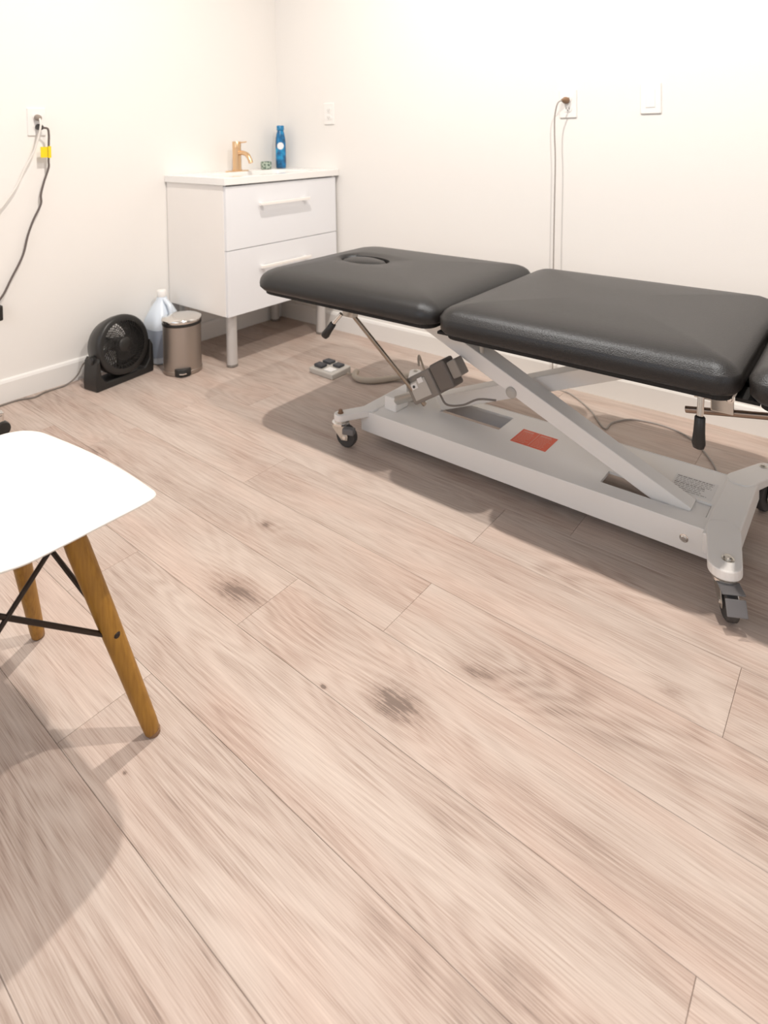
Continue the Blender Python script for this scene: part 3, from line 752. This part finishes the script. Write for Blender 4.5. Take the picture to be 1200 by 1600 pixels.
bm = bmesh.new(); box(bm, .012, .086, -.030, .036, -.050, .052, TX); fin(tb, 'actuator_motor', bm, mat('dark_warm_grey', (.15, .13, .115), .55), bevel=.008, seg=3)
bm = bmesh.new(); box(bm, .086, .128, -.020, .030, -.026, .036, TX); fin(tb, 'actuator_cap', bm, mat('taupe_grey', (.30, .27, .24), .5), bevel=.004)
bm = bmesh.new(); rod(bm, TX @ Vector((-.12, 0, -.02)), (-1.315, 1.655, .125), .015, n=16); fin(tb, 'actuator_rod', bm, m_zinc, smooth=True)
bm = bmesh.new(); box(bm, -1.335, -1.285, 1.63, 1.70, .102, .150); fin(tb, 'actuator_bracket', bm, m_white, bevel=.004)
bm = bmesh.new(); m_, _ = axis_m((-1.30, 1.76, .102), (-1.30, 1.76, .16)); lathe(bm, [(.030, 0), (.030, .045), (.022, .055), (.008, .057)], 24, m_); fin(tb, 'hydraulic_cap', bm, m_grey, smooth=True)
# cables on the actuator
bm = bmesh.new(); tube(bm, [(-1.085, 1.60, .225), (-1.06, 1.60, .200), (-1.01, 1.61, .208), (-.96, 1.62, .235), (-.91, 1.64, .238)], .0032, 8); fin(tb, 'actuator_cable', bm, m_cordg, smooth=True)
bm = bmesh.new(); tube(bm, [(-1.165, 1.60, .30), (-1.195, 1.64, .305), (-1.235, 1.70, .285), (-1.265, 1.76, .23), (-1.27, 1.80, .16), (-1.26, 1.83, .106)], .004, 8); fin(tb, 'motor_cable', bm, m_cordbe, smooth=True)
# slim support strut of the head section
bm = bmesh.new(); rod(bm, (-1.330, 1.460, .478), (-1.140, 1.595, .180), .0072, n=14); st = fin(tb, 'support_strut', bm, mat('strut_steel', (.34, .29, .24), .3, 1), smooth=True)
bm = bmesh.new(); box(bm, -1.352, -1.308, 1.448, 1.474, .462, .500); fin(tb, 'strut_bracket', bm, m_zinc, bevel=.002)
# levers
def lever(p0, p1, p2):
    bm = bmesh.new(); rod(bm, p0, p1, .0068, n=14); lv = fin(tb, 'lever', bm, m_chrome, smooth=True)
    bm = bmesh.new(); m_, l = axis_m(p1, p2); lathe(bm, [(.008, 0), (.0105, .003), (.0115, l*.5), (.0135, l-.012), (.011, l-.003), (.005, l)], 20, m_)
    g = fin(tb, 'grip', bm, m_black, smooth=True, ang=60); g.parent = lv; g.location = (0, 0, 0)
lever((-1.335, 1.425, .478), (-1.362, 1.417, .446), (-1.395, 1.405, .398))
lever((-.305, 1.432, .490), (-.306, 1.423, .436), (-.309, 1.420, .366))
bm = bmesh.new(); rod(bm, (-.352, 1.50, .410), (-.352+.22, 1.50, .448), .0075, n=14); fin(tb, 'adjusting_bar', bm, mat('bronze_bar', (.30, .22, .17), .35, .9), smooth=True)
bm = bmesh.new(); box(bm, -.322, -.288, 1.440, 1.470, .466, .4905); box(bm, -.30, -.255, 1.49, 1.499, .425, .4905); fin(tb, 'lever_bracket', bm, m_zinc, bevel=.002)
bolt((-.262, 1.487, .462), (0, -1, 0), .009, .006)
# red warning sticker and rating label on the base plate
def quad_obj(par, name, pts, z, m, t=.0006):
    bm = bmesh.new(); prism(bm, pts, z, z+t); return fin(par, name, bm, m)
zt = BZ1
m_red = mat('red_sticker', (.80, .12, .05), .5, var=.05)
m_pale = mat('pale_red_print', (.80, .36, .27), .6)
sx0, sx1, sy0, sy1 = -.892, -.778, 1.690, 1.782
ws = quad_obj(tb, 'warning_sticker', [(sx0, sy0), (sx1, sy0), (sx1, sy1), (sx0, sy1)], zt, m_red); ws['label'] = 'red warning sticker'
bm = bmesh.new(); zz = zt+.0007
prism(bm, [(-.8365, sy0+.003), (-.8345, sy0+.003), (-.8345, sy1-.003), (-.8365, sy1-.003)], zz, zz+.0002)
for cxa, cxb in ((sx0+.006, -.842), (-.829, sx1-.006)):
    for i in range(9):
        y = sy1-.012-i*.0088; e = cxb - random.uniform(0, .012)
        if i == 0: prism(bm, [(cxa, y-.003), (cxb-.01, y-.003), (cxb-.01, y+.003), (cxa, y+.003)], zz, zz+.0002)
        else:
            x = cxa
            while x < e:
                xe = min(e, x+random.uniform(.004, .010)); prism(bm, [(x, y-.0011), (xe, y-.0011), (xe, y+.0011), (x, y+.0011)], zz, zz+.0002); x = xe+.0018
q = fin(tb, 'sticker_print', bm, m_pale); q.parent = ws; q.location = (0, 0, 0); q['kind'] = 'stuff'
rl = quad_obj(tb, 'rating_label', [(-.445, 1.712), (-.343, 1.712), (-.343, 1.800), (-.445, 1.800)], zt, m_lable); rl['label'] = 'white rating label with small print'
bm = bmesh.new()
for i in range(9):
    y = 1.791-i*.0088; x = -.440; e = -.350-random.uniform(0, .03)
    while x < e:
        xe = min(e, x+random.uniform(.004, .012)); h_ = .0022 if i in (0, 4) else .0012
        prism(bm, [(x, y-h_), (xe, y-h_), (xe, y+h_), (x, y+h_)], zz, zz+.0002); x = xe+.002
q = fin(tb, 'label_print', bm, m_ink); q.parent = rl; q.location = (0, 0, 0); q['kind'] = 'stuff'

m_ped = mat('dark_blue_grey_pedal', (.05, .052, .06), .45)
# ------------------------------------------------------------------ foot pedal and its thick cable
fp = empty('foot_switch', (-1.895, 1.945, 0), label='small grey foot switch with black pedals on the floor under the table', cat='foot switch')
TPd = Matrix.Translation((-1.900, 1.948, 0)) @ Matrix.Rotation(R(-2), 4, 'Z') @ Matrix.Diagonal((.86, .80, .9, 1))
bm = bmesh.new()
vs = box(bm, -.085, .085, -.072, .072, 0, .034, TPd)
for v in vs:
    if v.co.z > .01 and (TPd.inverted() @ v.co).y < 0: v.co.z = .024
fin(fp, 'housing', bm, m_grey, bevel=.005)
for (xa, xb, ya, yb) in ((-.068, -.012, .012, .060), (-.068, -.012, -.052, -.006), (.012, .060, .006, .052)):
    bm = bmesh.new(); box(bm, xa, xb, ya, yb, .030, .044, TPd); fin(fp, 'pedal', bm, m_ped, bevel=.004)
bm = bmesh.new(); box(bm, .010, .062, -.056, -.010, .028, .033, TPd); fin(fp, 'label_patch', bm, m_lable)
bm = bmesh.new(); tube(bm, [(-1.815, 1.965, .012), (-1.80, 1.975, .008), (-1.790, 1.99, .010)], .005, 8)
fin(fp, 'cable', bm, m_cordbe, smooth=True)
bm = bmesh.new(); tube(bm, [(-1.790, 2.0, .014), (-1.765, 1.958, .013), (-1.715, 1.945, .013), (-1.66, 1.975, .013), (-1.60, 2.05, .016), (-1.50, 2.06, .05), (-1.40, 1.96, .11)], .0125, 12)
fin(tb, 'sleeved_cable', bm, m_cordbe, smooth=True)

# ------------------------------------------------------------------ white chair
ch = empty('shell_chair', (-1.170, .360, 0), R(3.5), label='white moulded shell chair with honey wooden dowel legs at left edge', cat='chair')
def cfin(name, bm, m, **k): return finish(name, bm, m, ch, **k)
# seat-and-back shell: v runs from the front edge back and up, u across
def shell_pt(u, v):
    # centre profile (y, z, halfwidth, side lift)
    keys = [(0, .212, .424, .150, -.004), (.005, .2108, .4255, .170, -.003), (.015, .2070, .428, .187, -.002), (.03, .200, .431, .202, 0), (.05, .189, .434, .213, .001), (.08, .172, .438, .222, .002), (.13, .145, .441, .228, .003), (.30, .080, .432, .230, .016), (.46, -.03, .420, .226, .030), (.60, -.15, .432, .222, .045), (.70, -.205, .490, .215, .060), (.82, -.245, .600, .205, .035), (.93, -.275, .720, .190, .012), (1.0, -.290, .790, .150, 0)]
    for a, b in zip(keys, keys[1:]):
        if v <= b[0]+1e-9:
            t = (v-a[0])/(b[0]-a[0]); y, z, hw, lf = [a[i]+(b[i]-a[i])*t for i in range(1, 5)]; break
    x = hw*u; lift = lf*abs(u)**3
    bz = min(1, max(0, (v-.62)/.2))
    y2 = y + lift*bz*1.3; z2 = z+lift*(1-bz)
    y2 -= .008*u*u*max(0, 1-v/.3)
    return Vector((x+.012, y2, z2))
bm = bmesh.new(); NU, NV = 28, 44; g = []
VS = [0, .0025, .005, .010, .015, .022, .03, .04, .05, .065, .08, .105, .13] + [.13+.87*j/36 for j in range(1, 37)]
for v in VS:
     g.append([bm.verts.new(shell_pt(-1+2*i/NU, v)) for i in range(NU+1)])
for a, b in zip(g, g[1:]):
    for i in range(NU): bm.faces.new((a[i], a[i+1], b[i+1], b[i]))
bmesh.ops.smooth_vert(bm, verts=[v for v in bm.verts if len(v.link_faces) == 4], factor=.5, use_axis_x=True, use_axis_y=True, use_axis_z=True)
so = cfin('seat_shell', bm, m_shell, smooth=True, ang=60)
s_ = so.modifiers.new('thick', 'SOLIDIFY'); s_.thickness = .006; s_.offset = 0
sb = so.modifiers.new('sub', 'SUBSURF'); sb.levels = 1; sb.render_levels = 1
feet = {'fr': (.186, .192), 'fl': (-.200, .182), 'rr': (.195, -.215), 'rl': (-.195, -.215)}
tops = {'fr': (.118, .092), 'fl': (-.118, .092), 'rr': (.118, -.12), 'rl': (-.118, -.12)}
def lp(k, z):
    t = z/.395; f, p = feet[k], tops[k]; return Vector((f[0]+(p[0]-f[0])*t, f[1]+(p[1]-f[1])*t, z))
for k_ in feet:
    bm = bmesh.new(); m_, l = axis_m(lp(k_, 0.004), lp(k_, .395))
    lathe(bm, [(.0105, 0), (.0125, .003), (.0135, .02), (.0175, l*.6), (.0185, l*.9), (.017, l)], 24, m_)
    lgo = cfin('leg', bm, m_legwood, smooth=True, ang=50)
    bm = bmesh.new(); lathe(bm, [(.010, 0), (.0118, .001), (.0118, .007)], 16, Matrix.Translation((*lp(k_, 0)[:2], 0)))
    f = cfin('foot_pad', bm, m_brown); f.parent = lgo
    bm = bmesh.new(); m_, l = axis_m(lp(k_, .20)+Vector((.022 if 'r' == k_[1] else -.022, 0, 0))*.8, lp(k_, .20)); lathe(bm, [(.004, 0), (.006, .002), (.006, .006)], 12, m_)
    f = cfin('screw', bm, m_wire); f.parent = lgo
zt_, zm_ = .392, .19
pairs = [('fr', 'rr'), ('rr', 'fr'), ('fl', 'rl'), ('rl', 'fl'), ('fl', 'fr'), ('fr', 'fl'), ('rl', 'rr'), ('rr', 'rl')]
for a, b in pairs:
    bm = bmesh.new(); pa = lp(a, zt_)*.93 + Vector((0, 0, zt_*.07)); pb = lp(b, zm_ if a[1] == b[1] else zm_+.02)
    rod(bm, pa, pb, .0042, n=10); cfin('cross_wire', bm, m_wire, smooth=True)
bm = bmesh.new()
for a, b in (('fr', 'rr'), ('rr', 'rl'), ('rl', 'fl'), ('fl', 'fr')):
    pa, pb = lp(a, .398), lp(b, .398); mid = (pa+pb)/2; mid.z -= .022; mid.x *= .8; mid.y *= .85
    tube(bm, [pa, mid, pb], .0038, 8)
cfin('top_wire', bm, m_wire, smooth=True)
bm = bmesh.new()
for k_ in tops:
    p = lp(k_, .392); rod(bm, (p.x, p.y, .393), (p.x*.9, p.y*.9, .424), .012, .016, 12)
cfin('seat_mount', bm, m_black, smooth=True)

# ------------------------------------------------------------------ rolling stool, only a caster shows at the left edge
scx, scy = -2.43, .56
stl = empty('rolling_stool', (scx, scy, 0), label='chrome wheeled base of a stool cut off at left edge behind chair', cat='stool')
d0 = math.atan2(.835-scy, -2.432-scx)
for i in range(5):
    a_ = d0+2*math.pi*i/5; L_ = .275
    e_ = (scx+L_*math.cos(a_), scy+L_*math.sin(a_))
    if e_[0] < X0+.05 : e_ = (X0+.06, e_[1])
    bm = bmesh.new(); tube(bm, [(scx+.02*math.cos(a_), scy+.02*math.sin(a_), .115), ((scx+e_[0])/2, (scy+e_[1])/2, .098), (e_[0], e_[1], .078)], lambda t: .016-.005*t, 10)
    fin(stl, 'base_arm', bm, m_chrome, smooth=True)
    bm = bmesh.new(); lathe(bm, [(.008, .045), (.008, .08)], 10, Matrix.Translation((e_[0], e_[1], 0)))
    cs_ = fin(stl, 'caster', bm, m_chrome)
    bm = bmesh.new(); lathe(bm, [(.010, -.020), (.023, -.018), (.025, -.010), (.025, .010), (.023, .018), (.010, .020)], 24, Matrix.Translation((e_[0], e_[1], .0252)) @ Matrix.Rotation(a_, 4, 'Z') @ Matrix.Rotation(R(90), 4, 'X'))
    q = fin(stl, 'wheel', bm, m_black, smooth=True); q.parent = cs_; q.location = (0, 0, 0)
bm = bmesh.new(); lathe(bm, [(.028, .09), (.026, .14), (.014, .15), (.014, .42)], 24, Matrix.Translation((scx, scy, 0))); fin(stl, 'column', bm, m_chrome, smooth=True)
